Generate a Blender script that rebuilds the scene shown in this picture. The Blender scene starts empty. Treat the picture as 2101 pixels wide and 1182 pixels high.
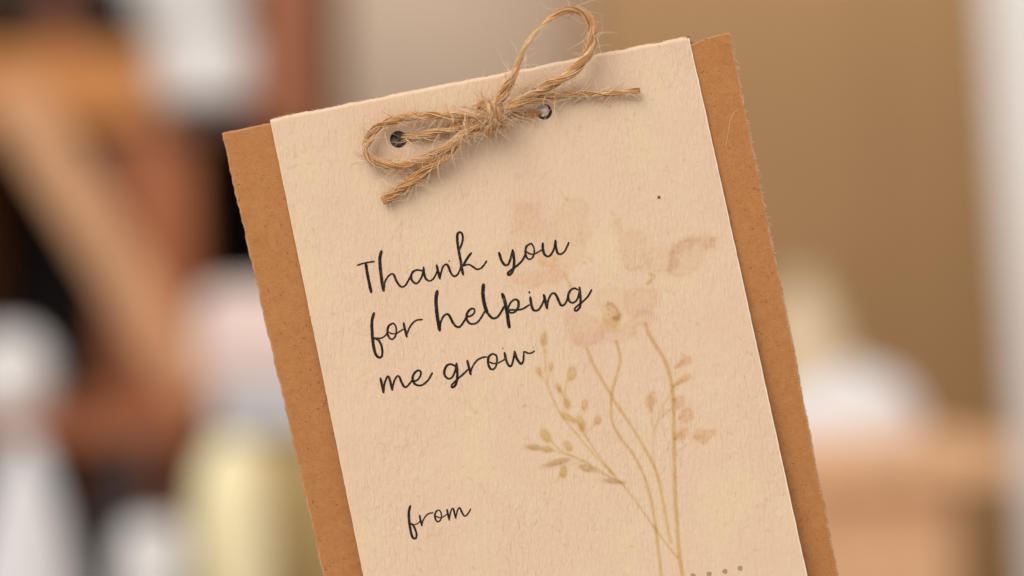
import bpy, math, random
import numpy as np

# ----------------------------------------------------------------- camera, world, lights, exposure
MM = 0.001
S = 1.0 / 13.3            # millimetres of card plane per photograph pixel
D = 219.4                 # camera to card, mm
random.seed(4); rng = np.random.default_rng(11)
sc = bpy.context.scene
col = sc.collection

cam_d = bpy.data.cameras.new('camera'); cam = bpy.data.objects.new('camera', cam_d); col.objects.link(cam)
cam.location = (0, -D * MM, 0); cam.rotation_euler = (math.radians(90), 0, 0)
cam_d.sensor_width = 36; cam_d.lens = 50; cam_d.clip_start = 0.01; cam_d.clip_end = 50
cam_d.dof.use_dof = True; cam_d.dof.focus_distance = (D - 0.8) * MM; cam_d.dof.aperture_fstop = 3.9
sc.camera = cam

world = bpy.data.worlds.new('World'); sc.world = world; world.use_nodes = True
wb = world.node_tree.nodes['Background']
wb.inputs[0].default_value = (1.0, 0.93, 0.85, 1); wb.inputs[1].default_value = 0.66


def area(name, loc, target, size, power, color):
    d = bpy.data.lights.new(name, 'AREA'); d.shape = 'SQUARE'; d.size = size; d.energy = power; d.color = color
    o = bpy.data.objects.new(name, d); col.objects.link(o); o.location = loc
    v = [t - l for t, l in zip(target, loc)]
    import mathutils
    o.rotation_euler = mathutils.Vector(v).to_track_quat('-Z', 'Y').to_euler()
    return o


area('window_light', (-0.85, -1.25, 1.35), (0.1, 0.3, 0), 1.5, 38, (1.0, 0.93, 0.86))
area('wall_fill_light', (0.55, 0.95, 1.5), (0.25, 2.2, -0.1), 1.0, 10, (1.0, 0.96, 0.93))  # added fill lamp without a visible source, brightens the wall behind

sc.view_settings.view_transform = 'Standard'; sc.view_settings.look = 'None'
sc.view_settings.exposure = 0.0; sc.view_settings.gamma = 1.0; sc.view_settings.use_curve_mapping = False
sc.cycles.use_denoising = True
sc.cycles.max_bounces = 8; sc.cycles.transparent_max_bounces = 16
sc.cycles.sample_clamp_indirect = 4


# ----------------------------------------------------------------- helpers
def srgb(r, g, b):
    f = lambda c: (c / 255 / 12.92) if c <= 10.31475 else ((c / 255 + 0.055) / 1.055) ** 2.4
    return (f(r), f(g), f(b), 1.0)


def P(px, py, y=0.0):
    """photograph pixel + depth y (mm, + away from the camera) -> mm in the world"""
    k = (D + np.asarray(y, float)) / D
    return np.stack(np.broadcast_arrays((np.asarray(px, float) - 1050.5) * S * k, np.asarray(y, float),
                                        (591.0 - np.asarray(py, float)) * S * k), -1)


def Q(px, py, d):
    """photograph pixel at camera distance d (m) -> world metres"""
    k = 0.72 * d / 2101
    return ((px - 1050.5) * k, d - D * MM, (591 - py) * k)


def new_mat(name):
    m = bpy.data.materials.new(name); m.use_nodes = True
    nt = m.node_tree
    return m, nt, nt.nodes['Principled BSDF']


def node(nt, kind, **kw):
    n = nt.nodes.new(kind)
    for k, v in kw.items():
        if k in n.inputs.keys():
            n.inputs[k].default_value = v
        else:
            setattr(n, k, v)
    return n


def ramp(nt, src, stops):
    r = nt.nodes.new('ShaderNodeValToRGB'); e = r.color_ramp.elements
    while len(e) < len(stops): e.new(0.5)
    for el, (p, c) in zip(e, stops): el.position = p; el.color = c
    nt.links.new(src, r.inputs[0]); return r


def mapped(nt, scale, rot=(0, 0, 0)):
    tc = nt.nodes.new('ShaderNodeTexCoord'); mp = nt.nodes.new('ShaderNodeMapping')
    mp.inputs['Scale'].default_value = scale; mp.inputs['Rotation'].default_value = rot
    nt.links.new(tc.outputs['Object'], mp.inputs['Vector']); return mp.outputs['Vector']


def mesh_object(name, V, F, mat, parent=None, smooth=True, colors=None):
    """V: (n,3) metres; F: (m,4) or (m,3) int array, or list of index lists"""
    me = bpy.data.meshes.new(name)
    V = np.ascontiguousarray(V, np.float32)
    if isinstance(F, np.ndarray):
        n, k = F.shape
        me.vertices.add(len(V)); me.vertices.foreach_set('co', V.ravel())
        me.loops.add(n * k); me.loops.foreach_set('vertex_index', np.ascontiguousarray(F, np.int32).ravel())
        me.polygons.add(n); me.polygons.foreach_set('loop_start', np.arange(0, n * k, k, dtype=np.int32))
        me.polygons.foreach_set('loop_total', np.full(n, k, np.int32))
        me.update(calc_edges=True)
    else:
        me.from_pydata([tuple(map(float, v)) for v in V], [], F); me.update()
    me.polygons.foreach_set('use_smooth', np.full(len(me.polygons), smooth, bool))
    if colors is not None:
        a = me.color_attributes.new('tint', 'FLOAT_COLOR', 'POINT')
        c = np.ones((len(V), 4), np.float32); c[:, :3] = colors
        a.data.foreach_set('color', c.ravel())
    me.materials.append(mat)
    o = bpy.data.objects.new(name, me); col.objects.link(o)
    if parent is not None: o.parent = parent
    return o


def tag(o, label=None, cat=None, group=None, kind=None):
    if label: o['label'] = label
    if cat: o['category'] = cat
    if group: o['group'] = group
    if kind: o['kind'] = kind
    return o


def empty(name, loc, rot=(0, 0, 0)):
    o = bpy.data.objects.new(name, None); col.objects.link(o); o.location = loc; o.rotation_euler = rot
    o.empty_display_size = 0.02
    return o


def spline(pts, step):
    """Catmull-Rom through pts (n,k), resampled about every `step`"""
    p = np.asarray(pts, float)
    if len(p) == 2:
        n = max(2, int(np.linalg.norm(p[1] - p[0]) / step) + 1)
        t = np.linspace(0, 1, n)[:, None]; return p[0] * (1 - t) + p[1] * t
    q = np.vstack([2 * p[0] - p[1], p, 2 * p[-1] - p[-2]])
    out = []
    for i in range(1, len(q) - 2):
        a, b, c, d = q[i - 1], q[i], q[i + 1], q[i + 2]
        n = max(2, int(np.linalg.norm(c - b) / (step * 0.25)))
        t = np.linspace(0, 1, n, endpoint=False)[:, None]
        out.append(0.5 * (2 * b + (c - a) * t + (2 * a - 5 * b + 4 * c - d) * t ** 2 + (3 * b - a - 3 * c + d) * t ** 3))
    out.append(p[-1:]); out = np.vstack(out)
    L = np.concatenate([[0], np.cumsum(np.linalg.norm(np.diff(out, axis=0), axis=1))])
    n = max(3, int(L[-1] / step) + 1); l = np.linspace(0, L[-1], n)
    return np.stack([np.interp(l, L, out[:, k]) for k in range(out.shape[1])], -1)


def smooth_noise(x, seed, f=1.0):
    x = np.asarray(x, float) * f; i = np.floor(x).astype(int); t = x - i; t = t * t * (3 - 2 * t)
    h = lambda k: (np.sin((k * 127.1 + seed * 311.7)) * 43758.5453) % 1.0
    return (h(i) * (1 - t) + h(i + 1) * t) * 2 - 1


def noise2(x, y, seed):
    xi = np.floor(x); yi = np.floor(y); tx = x - xi; ty = y - yi
    tx = tx * tx * (3 - 2 * tx); ty = ty * ty * (3 - 2 * ty)
    h = lambda a, b: (np.sin(a * 127.1 + b * 269.5 + seed * 74.7) * 43758.5453) % 1.0
    return ((h(xi, yi) * (1 - tx) + h(xi + 1, yi) * tx) * (1 - ty) + (h(xi, yi + 1) * (1 - tx) + h(xi + 1, yi + 1) * tx) * ty) * 2 - 1


class Tubes:
    """collects thin tubes (mm) into one mesh"""
    def __init__(self): self.V = []; self.F = []; self.C = []; self.n = 0

    def add(self, pts, rad, color, sides=4):
        p = np.asarray(pts, float); n = len(p)
        if n < 2: return
        r = np.broadcast_to(np.asarray(rad, float), (n,))
        t = np.gradient(p, axis=0); t /= np.linalg.norm(t, axis=1)[:, None] + 1e-12
        ref = np.array([0.31, -0.9, 0.29]); a = np.cross(t, ref); a /= np.linalg.norm(a, axis=1)[:, None] + 1e-9
        b = np.cross(t, a)
        th = np.arange(sides) * 2 * math.pi / sides
        ring = p[:, None, :] + r[:, None, None] * (np.cos(th)[None, :, None] * a[:, None, :] + np.sin(th)[None, :, None] * b[:, None, :])
        i = np.arange(n - 1)[:, None] * sides; j = np.arange(sides)[None, :]; jn = (j + 1) % sides
        f = np.stack([i + j, i + jn, i + sides + jn, i + sides + j], -1).reshape(-1, 4) + self.n
        self.V.append(ring.reshape(-1, 3)); self.F.append(f)
        self.C.append(np.broadcast_to(np.asarray(color, float), (n * sides, 3)) if np.ndim(color) == 1 else np.repeat(color, sides, 0))
        self.n += n * sides

    def build(self, name, mat, parent, to_local):
        V = np.vstack(self.V)
        return mesh_object(name, to_local(V) * MM, np.vstack(self.F), mat, parent, True, np.vstack(self.C))


# ----------------------------------------------------------------- materials of the card and the twine
def paper_material():
    m, nt, b = new_mat('cream_paper'); L = nt.links.new
    b.inputs['Roughness'].default_value = 0.92; b.inputs['Specular IOR Level'].default_value = 0.12
    at = node(nt, 'ShaderNodeVertexColor', layer_name='tint')
    lo = node(nt, 'ShaderNodeTexNoise', Scale=1.0, Detail=2.0); L(mapped(nt, (110, 110, 70)), lo.inputs['Vector'])
    c1 = ramp(nt, lo.outputs['Fac'], [(0.35, (0.692, 0.506, 0.370, 1)), (0.65, (0.706, 0.537, 0.381, 1))])
    gr = node(nt, 'ShaderNodeTexNoise', Scale=1.0, Detail=3.0); L(mapped(nt, (2600, 900, 1500)), gr.inputs['Vector'])
    c2 = ramp(nt, gr.outputs['Fac'], [(0.3, (0.955, 0.945, 0.925, 1)), (0.7, (1.0, 1.0, 1.0, 1))])
    m1 = node(nt, 'ShaderNodeMix', data_type='RGBA', blend_type='MULTIPLY'); m1.inputs[0].default_value = 1
    L(c1.outputs[0], m1.inputs[6]); L(c2.outputs[0], m1.inputs[7])
    m2 = node(nt, 'ShaderNodeMix', data_type='RGBA', blend_type='MULTIPLY'); m2.inputs[0].default_value = 1
    L(m1.outputs[2], m2.inputs[6]); L(at.outputs['Color'], m2.inputs[7])
    L(m2.outputs[2], b.inputs['Base Color'])
    # felt-marked emboss: short wavering ridges along the sheet
    n1 = node(nt, 'ShaderNodeTexNoise', Scale=1.0, Detail=2.0, Roughness=0.5, Distortion=0.6); L(mapped(nt, (2050, 500, 560)), n1.inputs['Vector'])
    n2 = node(nt, 'ShaderNodeTexNoise', Scale=1.0, Detail=3.0); L(mapped(nt, (3500, 2000, 2200)), n2.inputs['Vector'])
    bp1 = node(nt, 'ShaderNodeBump', Strength=1.0, Distance=0.00026); L(n1.outputs['Fac'], bp1.inputs['Height'])
    bp2 = node(nt, 'ShaderNodeBump', Strength=0.5, Distance=0.00006); L(n2.outputs['Fac'], bp2.inputs['Height'])
    va = node(nt, 'ShaderNodeTexNoise', Scale=1.0, Detail=1.0); L(mapped(nt, (70, 70, 50)), va.inputs['Vector'])
    mr = node(nt, 'ShaderNodeMapRange'); mr.inputs['From Min'].default_value = 0.3; mr.inputs['From Max'].default_value = 0.7; mr.inputs['To Min'].default_value = 0.35; mr.inputs['To Max'].default_value = 1.0
    L(va.outputs['Fac'], mr.inputs['Value']); L(mr.outputs[0], bp1.inputs['Strength'])
    L(bp1.outputs[0], bp2.inputs['Normal']); L(bp2.outputs[0], b.inputs['Normal'])
    return m


def kraft_material():
    m, nt, b = new_mat('kraft_board'); L = nt.links.new
    b.inputs['Roughness'].default_value = 0.85; b.inputs['Specular IOR Level'].default_value = 0.18
    at = node(nt, 'ShaderNodeVertexColor', layer_name='tint')
    lo = node(nt, 'ShaderNodeTexNoise', Scale=1.0, Detail=3.0, Distortion=1.5); L(mapped(nt, (420, 420, 420)), lo.inputs['Vector'])
    c1 = ramp(nt, lo.outputs['Fac'], [(0.25, (0.385, 0.162, 0.054, 1)), (0.5, (0.415, 0.181, 0.064, 1)), (0.75, (0.440, 0.198, 0.075, 1))])
    fi = node(nt, 'ShaderNodeTexNoise', Scale=1.0, Detail=4.0, Roughness=0.65, Distortion=2.5); L(mapped(nt, (1500, 800, 2600), (0, 0.7, 0)), fi.inputs['Vector'])
    c2 = ramp(nt, fi.outputs['Fac'], [(0.28, (0.72, 0.68, 0.64, 1)), (0.47, (0.99, 0.99, 0.99, 1)), (0.72, (1.12, 1.15, 1.20, 1))])
    m1 = node(nt, 'ShaderNodeMix', data_type='RGBA', blend_type='MULTIPLY'); m1.inputs[0].default_value = 1
    L(c1.outputs[0], m1.inputs[6]); L(c2.outputs[0], m1.inputs[7])
    m2 = node(nt, 'ShaderNodeMix', data_type='RGBA', blend_type='MULTIPLY'); m2.inputs[0].default_value = 1
    L(m1.outputs[2], m2.inputs[6]); L(at.outputs['Color'], m2.inputs[7]); L(m2.outputs[2], b.inputs['Base Color'])
    bp = node(nt, 'ShaderNodeBump', Strength=0.3, Distance=0.00004); L(fi.outputs['Fac'], bp.inputs['Height']); L(bp.outputs[0], b.inputs['Normal'])
    return m


def fibre_material(name, sss=0.0):
    m, nt, b = new_mat(name); L = nt.links.new
    at = node(nt, 'ShaderNodeVertexColor', layer_name='tint'); L(at.outputs['Color'], b.inputs['Base Color'])
    b.inputs['Roughness'].default_value = 0.55; b.inputs['Specular IOR Level'].default_value = 0.35
    tr = node(nt, 'ShaderNodeBsdfTranslucent'); L(at.outputs['Color'], tr.inputs['Color'])
    mx = node(nt, 'ShaderNodeMixShader'); mx.inputs[0].default_value = 0.15
    L(b.outputs[0], mx.inputs[1]); L(tr.outputs[0], mx.inputs[2])
    L(mx.outputs[0], nt.nodes['Material Output'].inputs['Surface'])
    return m


def ink_material():
    m, nt, b = new_mat('printed_ink'); L = nt.links.new
    n = node(nt, 'ShaderNodeTexNoise', Scale=1.0, Detail=3.0); L(mapped(nt, (2600, 900, 1600)), n.inputs['Vector'])
    r = ramp(nt, n.outputs['Fac'], [(0.40, (0.013, 0.009, 0.008, 1)), (0.62, (0.035, 0.024, 0.019, 1)), (0.78, (0.13, 0.09, 0.065, 1))])
    L(r.outputs[0], b.inputs['Base Color']); b.inputs['Roughness'].default_value = 0.8; b.inputs['Specular IOR Level'].default_value = 0.15
    return m


M_paper = paper_material(); M_kraft = kraft_material(); M_jute = fibre_material('jute_fibre'); M_ink = ink_material()
M_fuzz = fibre_material('paper_fuzz')
M_film, _nt, _b = new_mat('cellophane')
_b.inputs['Base Color'].default_value = (0.86, 0.78, 0.74, 1); _b.inputs['Roughness'].default_value = 0.2
_b.inputs['Transmission Weight'].default_value = 0.0; _b.inputs['Specular IOR Level'].default_value = 0.7
_at = node(_nt, 'ShaderNodeVertexColor', layer_name='tint'); _nt.links.new(_at.outputs['Color'], _b.inputs['Base Color'])
M_dot, _nt, _b = new_mat('faint_grey_ink'); _b.inputs['Base Color'].default_value = srgb(160, 137, 115); _b.inputs['Roughness'].default_value = 0.9

# ----------------------------------------------------------------- the card
TH = math.radians(11.5)
BASE = P(1300, 1600, 0.0)                                     # foot of the card, mm
card = empty('seed_packet_card', BASE * MM, (0, -TH, 0))
tag(card, 'cream thank-you card with handwritten-style lettering folded over a brown kraft packet', 'card')


def loc(V):
    """world mm -> card-local mm"""
    v = np.asarray(V, float) - BASE
    x = v[..., 0] * math.cos(TH) + v[..., 2] * math.sin(TH)
    z = -v[..., 0] * math.sin(TH) + v[..., 2] * math.cos(TH)
    return np.stack([x, v[..., 1], z], -1)


HOLES = [(817.5, 286.0, 17.5), (1116.5, 229.5, 16.0)]
TL, TR = np.array([554.0, 243.5]), np.array([1414.0, 74.5])
DL, DR = np.array([0.2040, 1.0]), np.array([0.2190, 1.0])     # edges of the cream sheet per pixel down
LEN = 1385.0


def st_to_px(s, t):
    l0, l1 = TL[0] + DL[0] * t, TL[1] + DL[1] * t
    r0, r1 = TR[0] + DR[0] * t, TR[1] + DR[1] * t
    return l0 + (r0 - l0) * s, l1 + (r1 - l1) * s


def px_to_st(px, py):
    px = np.asarray(px, float); py = np.asarray(py, float)
    t = py - 160; s = (px - 560) / 900
    for _ in range(12):
        x, y = st_to_px(s, t)
        t = t + (py - y) * 0.9; 
        l0 = TL[0] + DL[0] * t; r0 = TR[0] + DR[0] * t
        s = (px - l0) / (r0 - l0)
    return s, t


def sheet_y(s, t):
    """height of the cream sheet (mm, negative = towards the camera)"""
    y = -1.5 * (np.clip(t, 0, None) / 1100.0) ** 1.6 + 0.10 * np.sin(s * 7 + t * 0.004) * np.clip(t / 300, 0, 1)
    y = y + 0.07 * noise2(s * 5, t / 150.0, 3) + 0.03 * noise2(s * 11, t / 70.0, 13) - 0.35 * (2 * s - 1) ** 2 * np.clip(t / 900, 0, 1)
    k = np.clip((7.0 - t) / 7.0, 0, 1)                        # the fold: the sheet rolls back over the top
    y = y + 1.35 * (1 - np.sqrt(np.clip(1 - k ** 2, 0, 1)))
    return y


def grid_faces(nr, nc):
    i = np.arange(nr - 1)[:, None] * nc; j = np.arange(nc - 1)[None, :]
    return np.stack([i + j, i + nc + j, i + nc + j + 1, i + j + 1], -1).reshape(-1, 4)


def punch(PX, PY, holes):
    """keep-mask of grid faces; snaps the rim vertices of the holes on to the circles"""
    nr, nc = PX.shape
    inside = np.zeros((nr, nc), bool); rims = []
    for hx, hy, hr in holes:
        d = np.hypot(PX - hx, PY - hy); inn = d < hr
        inside |= inn
    keep = ~(inside[:-1, :-1] | inside[1:, :-1] | inside[1:, 1:] | inside[:-1, 1:])
    rim = np.zeros((nr, nc), bool)
    bad = ~keep
    for a, b in ((0, 0), (1, 0), (1, 1), (0, 1)):
        rim[a:nr - 1 + a, b:nc - 1 + b] |= bad
    rim &= ~inside
    for hx, hy, hr in holes:
        d = np.hypot(PX - hx, PY - hy); k = rim & (d < hr * 1.8)
        PX[k] = hx + (PX[k] - hx) / d[k] * hr; PY[k] = hy + (PY[k] - hy) / d[k] * hr
    return keep


def hole_wall(hx, hy, hr, yfun0, yfun1, V, F, C, color, n=64):
    th = np.linspace(0, 2 * math.pi, n, endpoint=False)
    px, py = hx + hr * np.cos(th), hy + hr * np.sin(th)
    a = P(px, py, yfun0(px, py)); b = P(px, py, yfun1(px, py)); o = len(V)
    i = np.arange(n); f = np.stack([i, (i + 1) % n, (i + 1) % n + n, i + n], -1) + o
    return np.vstack([V, a, b]), np.vstack([F, f]), np.vstack([C, np.tile(color, (2 * n, 1))])


# --- watercolour print, as a colour carried by the vertices of the sheet (a true flat print)
def paint(PX, PY):
    T = np.ones(PX.shape + (3,))
    grain = 0.5 + 0.5 * noise2(PX / 3.1 + PY * 0.05, PY / 5.0, 5)
    wash = 0.5 + 0.28 * noise2(PX / 30.0, PY / 27.0, 8) + 0.22 * noise2(PX / 11.0 + 2, PY / 12.0, 28)
    wash2 = 0.5 + 0.5 * noise2(PX / 55.0 + 3, PY / 60.0, 19)
    gr2 = 0.5 + 0.5 * noise2(PX / 5.5 + 9, PY / 5.5, 14)
    wob = 4.0 * noise2(PX / 17, PY / 15, 2) + 2.0 * noise2(PX / 6, PY / 6, 6)

    def lay(mask, a, ratio):
        al = np.clip(a, 0, 1)[..., None]
        T[mask] = T[mask] * (1 - al + al * np.array(ratio))

    def box(pts, m):
        pts = np.asarray(pts); x0, y0 = pts.min(0) - m; x1, y1 = pts.max(0) + m
        return (PX > x0) & (PX < x1) & (PY > y0) & (PY < y1)

    def seg_dist(pts, x, y):
        d = np.full(x.shape, 1e9); u = np.zeros(x.shape)
        n = len(pts) - 1
        for k in range(n):
            a, b = pts[k], pts[k + 1]; e = b - a; l2 = e @ e + 1e-9
            t = np.clip(((x - a[0]) * e[0] + (y - a[1]) * e[1]) / l2, 0, 1)
            dd = np.hypot(x - a[0] - t * e[0], y - a[1] - t * e[1]); c = dd < d
            d[c] = dd[c]; u[c] = ((k + t) / n)[c]
        return d, u

    def closed(p):
        n = len(p); out = []; t = np.linspace(0, 1, 7, endpoint=False)[:, None]
        for k in range(n):
            a, b, c, d = p[k - 1], p[k], p[(k + 1) % n], p[(k + 2) % n]
            out.append(0.5 * (2 * b + (c - a) * t + (2 * a - 5 * b + 4 * c - d) * t ** 2 + (3 * b - a - 3 * c + d) * t ** 3))
        return np.vstack(out)

    def poly(pts, strength, ratio, soft=9.0, rim=0.35):
        pts = np.asarray(pts, float); pts = closed(pts)
        m = box(pts, 30); x, y = PX[m], PY[m]
        ins = np.zeros(x.shape, bool); q = np.roll(pts, -1, 0)
        for a, b in zip(pts, q):
            c = ((a[1] > y) != (b[1] > y)) & (x < (b[0] - a[0]) * (y - a[1]) / (b[1] - a[1] + 1e-9) + a[0]); ins ^= c
        d, _ = seg_dist(np.vstack([pts, pts[:1]]), x, y)
        sd = np.where(ins, d, -d) + wob[m] * 0.6
        a = 1 / (1 + np.exp(-sd / (soft * 0.4)))
        edge = np.exp(-((sd - 4) / 4.5) ** 2) * rim * 1.6
        lay(m, strength * a * (0.62 + 0.42 * wash[m] + 0.25 * wash2[m] + edge) * (0.55 + 0.5 * grain[m] + 0.5 * gr2[m]), ratio)

    def stroke(pts, w, strength, ratio, taper=0.0):
        pts = spline(pts, 8.0); m = box(pts, w + 8); x, y = PX[m], PY[m]
        d, u = seg_dist(pts, x, y)
        hw = 0.5 * w * (1 - taper * u) * (0.85 + 0.25 * wash[m])
        a = 1 / (1 + np.exp((d - hw + wob[m] * 0.12) / 0.9))
        edge = 0.75 + 0.25 * np.clip(d / (hw + 0.1), 0, 1)
        lay(m, 1.15 * strength * a * edge * (0.70 + 0.35 * grain[m] * (0.6 + 0.6 * wash[m])), ratio)

    def bud(cx, cy, rx, ry, ang, strength, ratio, soft=1.6):
        m = box(np.array([[cx, cy]]), max(rx, ry) + 14); x, y = PX[m] - cx, PY[m] - cy
        c, s_ = math.cos(math.radians(ang)), math.sin(math.radians(ang))
        u, v = (x * c + y * s_) / rx, (-x * s_ + y * c) / ry
        r = np.hypot(u, v) + wob[m] * 0.035; sd = (1 - r) * min(rx, ry)
        a = 1 / (1 + np.exp(-sd / soft)); edge = np.exp(-((sd - 1.5) / 2.2) ** 2) * 0.35
        lay(m, strength * a * (0.55 + 0.35 * wash[m] + 0.25 * v + edge) * (0.8 + 0.35 * grain[m]), ratio)

    Z4 = lambda L_: [(1020 + x / 2.954, 400 + y / 2.954) for x, y in L_]
    Z5 = lambda L_: [(1050 + x / 2.356, 680 + y / 2.356) for x, y in L_]
    PINK = (0.935, 0.865, 0.835); MAUVE = (0.915, 0.845, 0.82); GOLD = (0.71, 0.54, 0.18); OLIVE = (0.58, 0.44, 0.18); SALM = (0.90, 0.77, 0.67)
    F1 = lambda L_: [(1010 + x / 5.909, 400 + y / 5.909) for x, y in L_]
    F2 = lambda L_: [(1240 + x / 6.567, 420 + y / 6.567) for x, y in L_]
    F3 = lambda L_: [(1130 + x / 6.954, 560 + y / 6.954) for x, y in L_]
    F4 = lambda L_: [(1300 + x / 5.14, 700 + y / 5.14) for x, y in L_]
    BRN = (0.84, 0.74, 0.66)
    # first poppy, behind the word "you"
    poly(F1([(240, 120), (400, 88), (580, 100), (630, 300), (720, 420), (700, 520), (480, 560), (300, 540), (240, 400), (255, 250)]), 0.55, PINK, 15, 0.22)
    poly(F1([(300, 130), (470, 110), (560, 220), (520, 400), (330, 420), (270, 260)]), 0.25, MAUVE, 12, 0.1)
    poly(F1([(760, 200), (900, 60), (1080, 60), (1170, 180), (1135, 300), (1210, 460), (1100, 580), (930, 560), (780, 500), (720, 350)]), 0.48, PINK, 13, 0.40)
    poly(F1([(80, 640), (350, 560), (580, 700), (560, 800), (300, 900), (120, 880)]), 0.40, PINK, 12, 0.2)
    poly(F1([(200, 1040), (300, 930), (560, 920), (820, 900), (870, 1000), (700, 1080), (350, 1100)]), 0.50, SALM, 10, 0.2)
    poly(F1([(800, 740), (950, 560), (1130, 560), (1090, 760), (950, 900), (820, 880)]), 0.45, PINK, 9, 0.4)
    stroke(F1([(920, 60), (1090, 60), (1150, 150), (1165, 200)]), 4, 0.22, BRN); stroke(F1([(1045, 330), (1070, 400), (1075, 480)]), 5, 0.25, BRN); stroke(F1([(300, 105), (420, 110)]), 4, 0.22, BRN)
    for cx, cy, rx, ry, a_ in ((600, 785, 50, 55, 0.50), (760, 765, 38, 45, 0.62), (735, 850, 45, 45, 0.52), (690, 640, 60, 110, 0.22), (640, 840, 60, 30, 0.35)):
        bud(*F1([(cx, cy)])[0], rx / 5.9, ry / 5.9, 0, a_, (0.82, 0.62, 0.26), 2.2)
    # second poppy, seen from the side
    poly(F2([(120, 190), (230, 190), (265, 330), (460, 340), (560, 440), (565, 620), (600, 850), (480, 880), (350, 890), (240, 800), (230, 650), (200, 480), (150, 350)]), 0.60, PINK, 9, 0.30)
    poly(F2([(560, 600), (700, 560), (880, 600), (900, 850), (700, 905), (590, 860)]), 0.52, PINK, 9, 0.25)
    poly(F2([(900, 640), (990, 500), (1150, 450), (1300, 430), (1480, 450), (1500, 580), (1350, 620), (1330, 740), (1230, 850), (1100, 950), (920, 960), (850, 880)]), 0.58, PINK, 8, 0.40)
    poly(F2([(870, 890), (890, 650), (980, 500), (1160, 450), (1190, 600), (1010, 700), (990, 800), (920, 890)]), 0.55, BRN, 8, 0.25)
    poly(F2([(1330, 520), (1480, 465), (1505, 580), (1350, 590)]), 0.40, BRN, 8, 0.2)
    poly(F2([(1150, 450), (1330, 430), (1480, 460), (1330, 530), (1180, 540)]), 0.28, BRN, 9, 0.2)
    stroke(F2([(530, 680), (570, 760), (600, 860)]), 8, 0.30, BRN); stroke(F2([(270, 830), (350, 885), (410, 870)]), 4, 0.40, BRN)
    stroke(F2([(680, 905), (800, 890), (900, 885)]), 4, 0.35, BRN); stroke(F2([(950, 962), (1100, 950), (1240, 850)]), 3.5, 0.28, BRN); stroke(F2([(195, 480), (215, 540)]), 3.5, 0.28, BRN)
    stroke(F2([(620, 930), (675, 965), (590, 1060)]), 6.0, 0.75, GOLD)
    # third poppy, open towards the viewer
    poly(F3([(620, 430), (700, 250), (900, 200), (1100, 260), (1090, 560), (1000, 500), (860, 420), (700, 520)]), 0.45, PINK, 10, 0.25)
    poly(F3([(1080, 280), (1300, 200), (1520, 230), (1500, 450), (1400, 540), (1200, 600), (1070, 600)]), 0.55, PINK, 8, 0.40)
    poly(F3([(190, 640), (240, 540), (420, 560), (640, 640), (760, 800), (700, 980), (500, 1050), (310, 1020), (270, 850), (200, 740)]), 0.62, PINK, 9, 0.40)
    poly(F3([(280, 880), (420, 840), (640, 860), (690, 970), (500, 1045), (320, 1010)]), 0.30, MAUVE, 9, 0.3)
    poly(F3([(740, 820), (1000, 780), (1170, 620), (1320, 540), (1480, 560), (1460, 700), (1230, 760), (1210, 880), (1100, 950), (980, 990), (780, 960)]), 0.58, PINK, 8, 0.45)
    stroke(F3([(1170, 630), (1300, 550), (1450, 560)]), 5, 0.28, BRN); stroke(F3([(1190, 760), (1210, 850), (1130, 930)]), 5, 0.28, BRN); stroke(F3([(520, 1050), (640, 1025), (720, 990)]), 4, 0.30, BRN); stroke(F3([(1480, 240), (1500, 420)]), 4, 0.2, BRN)
    bud(*F3([(858, 625)])[0], 17, 26, -8, 0.62, (0.78, 0.64, 0.32), 3.0); bud(*F3([(840, 720)])[0], 20, 14, 0, 0.30, (0.82, 0.62, 0.26), 4.0)
    stroke(F3([(820, 440), (880, 450), (930, 510), (985, 600), (940, 665), (905, 640)]), 6.5, 0.62, OLIVE); stroke(F3([(800, 470), (840, 520), (900, 570)]), 6, 0.32, OLIVE)
    bud(*F3([(930, 640)])[0], 8, 7, 0, 0.45, OLIVE, 2.0)
    stroke(F1([(880, 960), (910, 1040), (955, 1110)]), 5.5, 0.50, GOLD); stroke(Z4([(445, 560), (455, 640)]), 4.0, 0.30, GOLD)
    # blush leaves on the right-hand stem
    for k, L_ in enumerate(([(440, 280), (470, 200), (540, 150), (620, 180), (600, 240), (520, 280)], [(400, 480), (500, 370), (600, 335), (625, 380), (560, 420), (470, 470)], [(110, 660), (150, 560), (220, 530), (232, 640), (200, 740), (170, 740)],
                            [(420, 620), (520, 570), (545, 630), (490, 710), (430, 720)], [(470, 820), (520, 720), (620, 710), (630, 800), (560, 860)], [(430, 1030), (470, 930), (570, 900), (575, 980), (500, 1045)],
                            [(630, 1020), (660, 930), (760, 940), (880, 940), (810, 1040), (760, 1090), (680, 1060)])):
        poly(F4(L_), 0.66, SALM, 5.0, 0.35)
        c0 = np.array(L_, float); b0 = c0[0]; mid = c0.mean(0)
        if k != 2: stroke(F4([tuple(b0 + (mid - b0) * 0.1), tuple(b0 + (mid - b0) * 0.9)]), 7, 0.36, GOLD)
        else: stroke(F4([(185, 600), (185, 740)]), 8, 0.38, GOLD)
    stroke(Z4([(898, 780), (920, 840)]) + Z5([(690, 60), (740, 140), (770, 240), (780, 330), (783, 450), (785, 560), (787, 680), (792, 820), (800, 950), (810, 1080), (828, 1200)]), 7.6, 0.80, GOLD)
    stroke(Z5([(362, 85), (410, 190), (470, 290), (510, 360), (580, 460), (650, 580), (700, 680), (725, 790), (745, 900), (768, 1020)]), 5.6, 0.74, GOLD)
    stroke(Z5([(505, 50), (525, 120), (515, 190), (490, 270), (480, 350), (487, 440), (530, 520), (590, 600), (640, 700), (670, 800), (690, 900), (702, 1000), (715, 1100), (724, 1200)]), 5.6, 0.78, GOLD)
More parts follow.
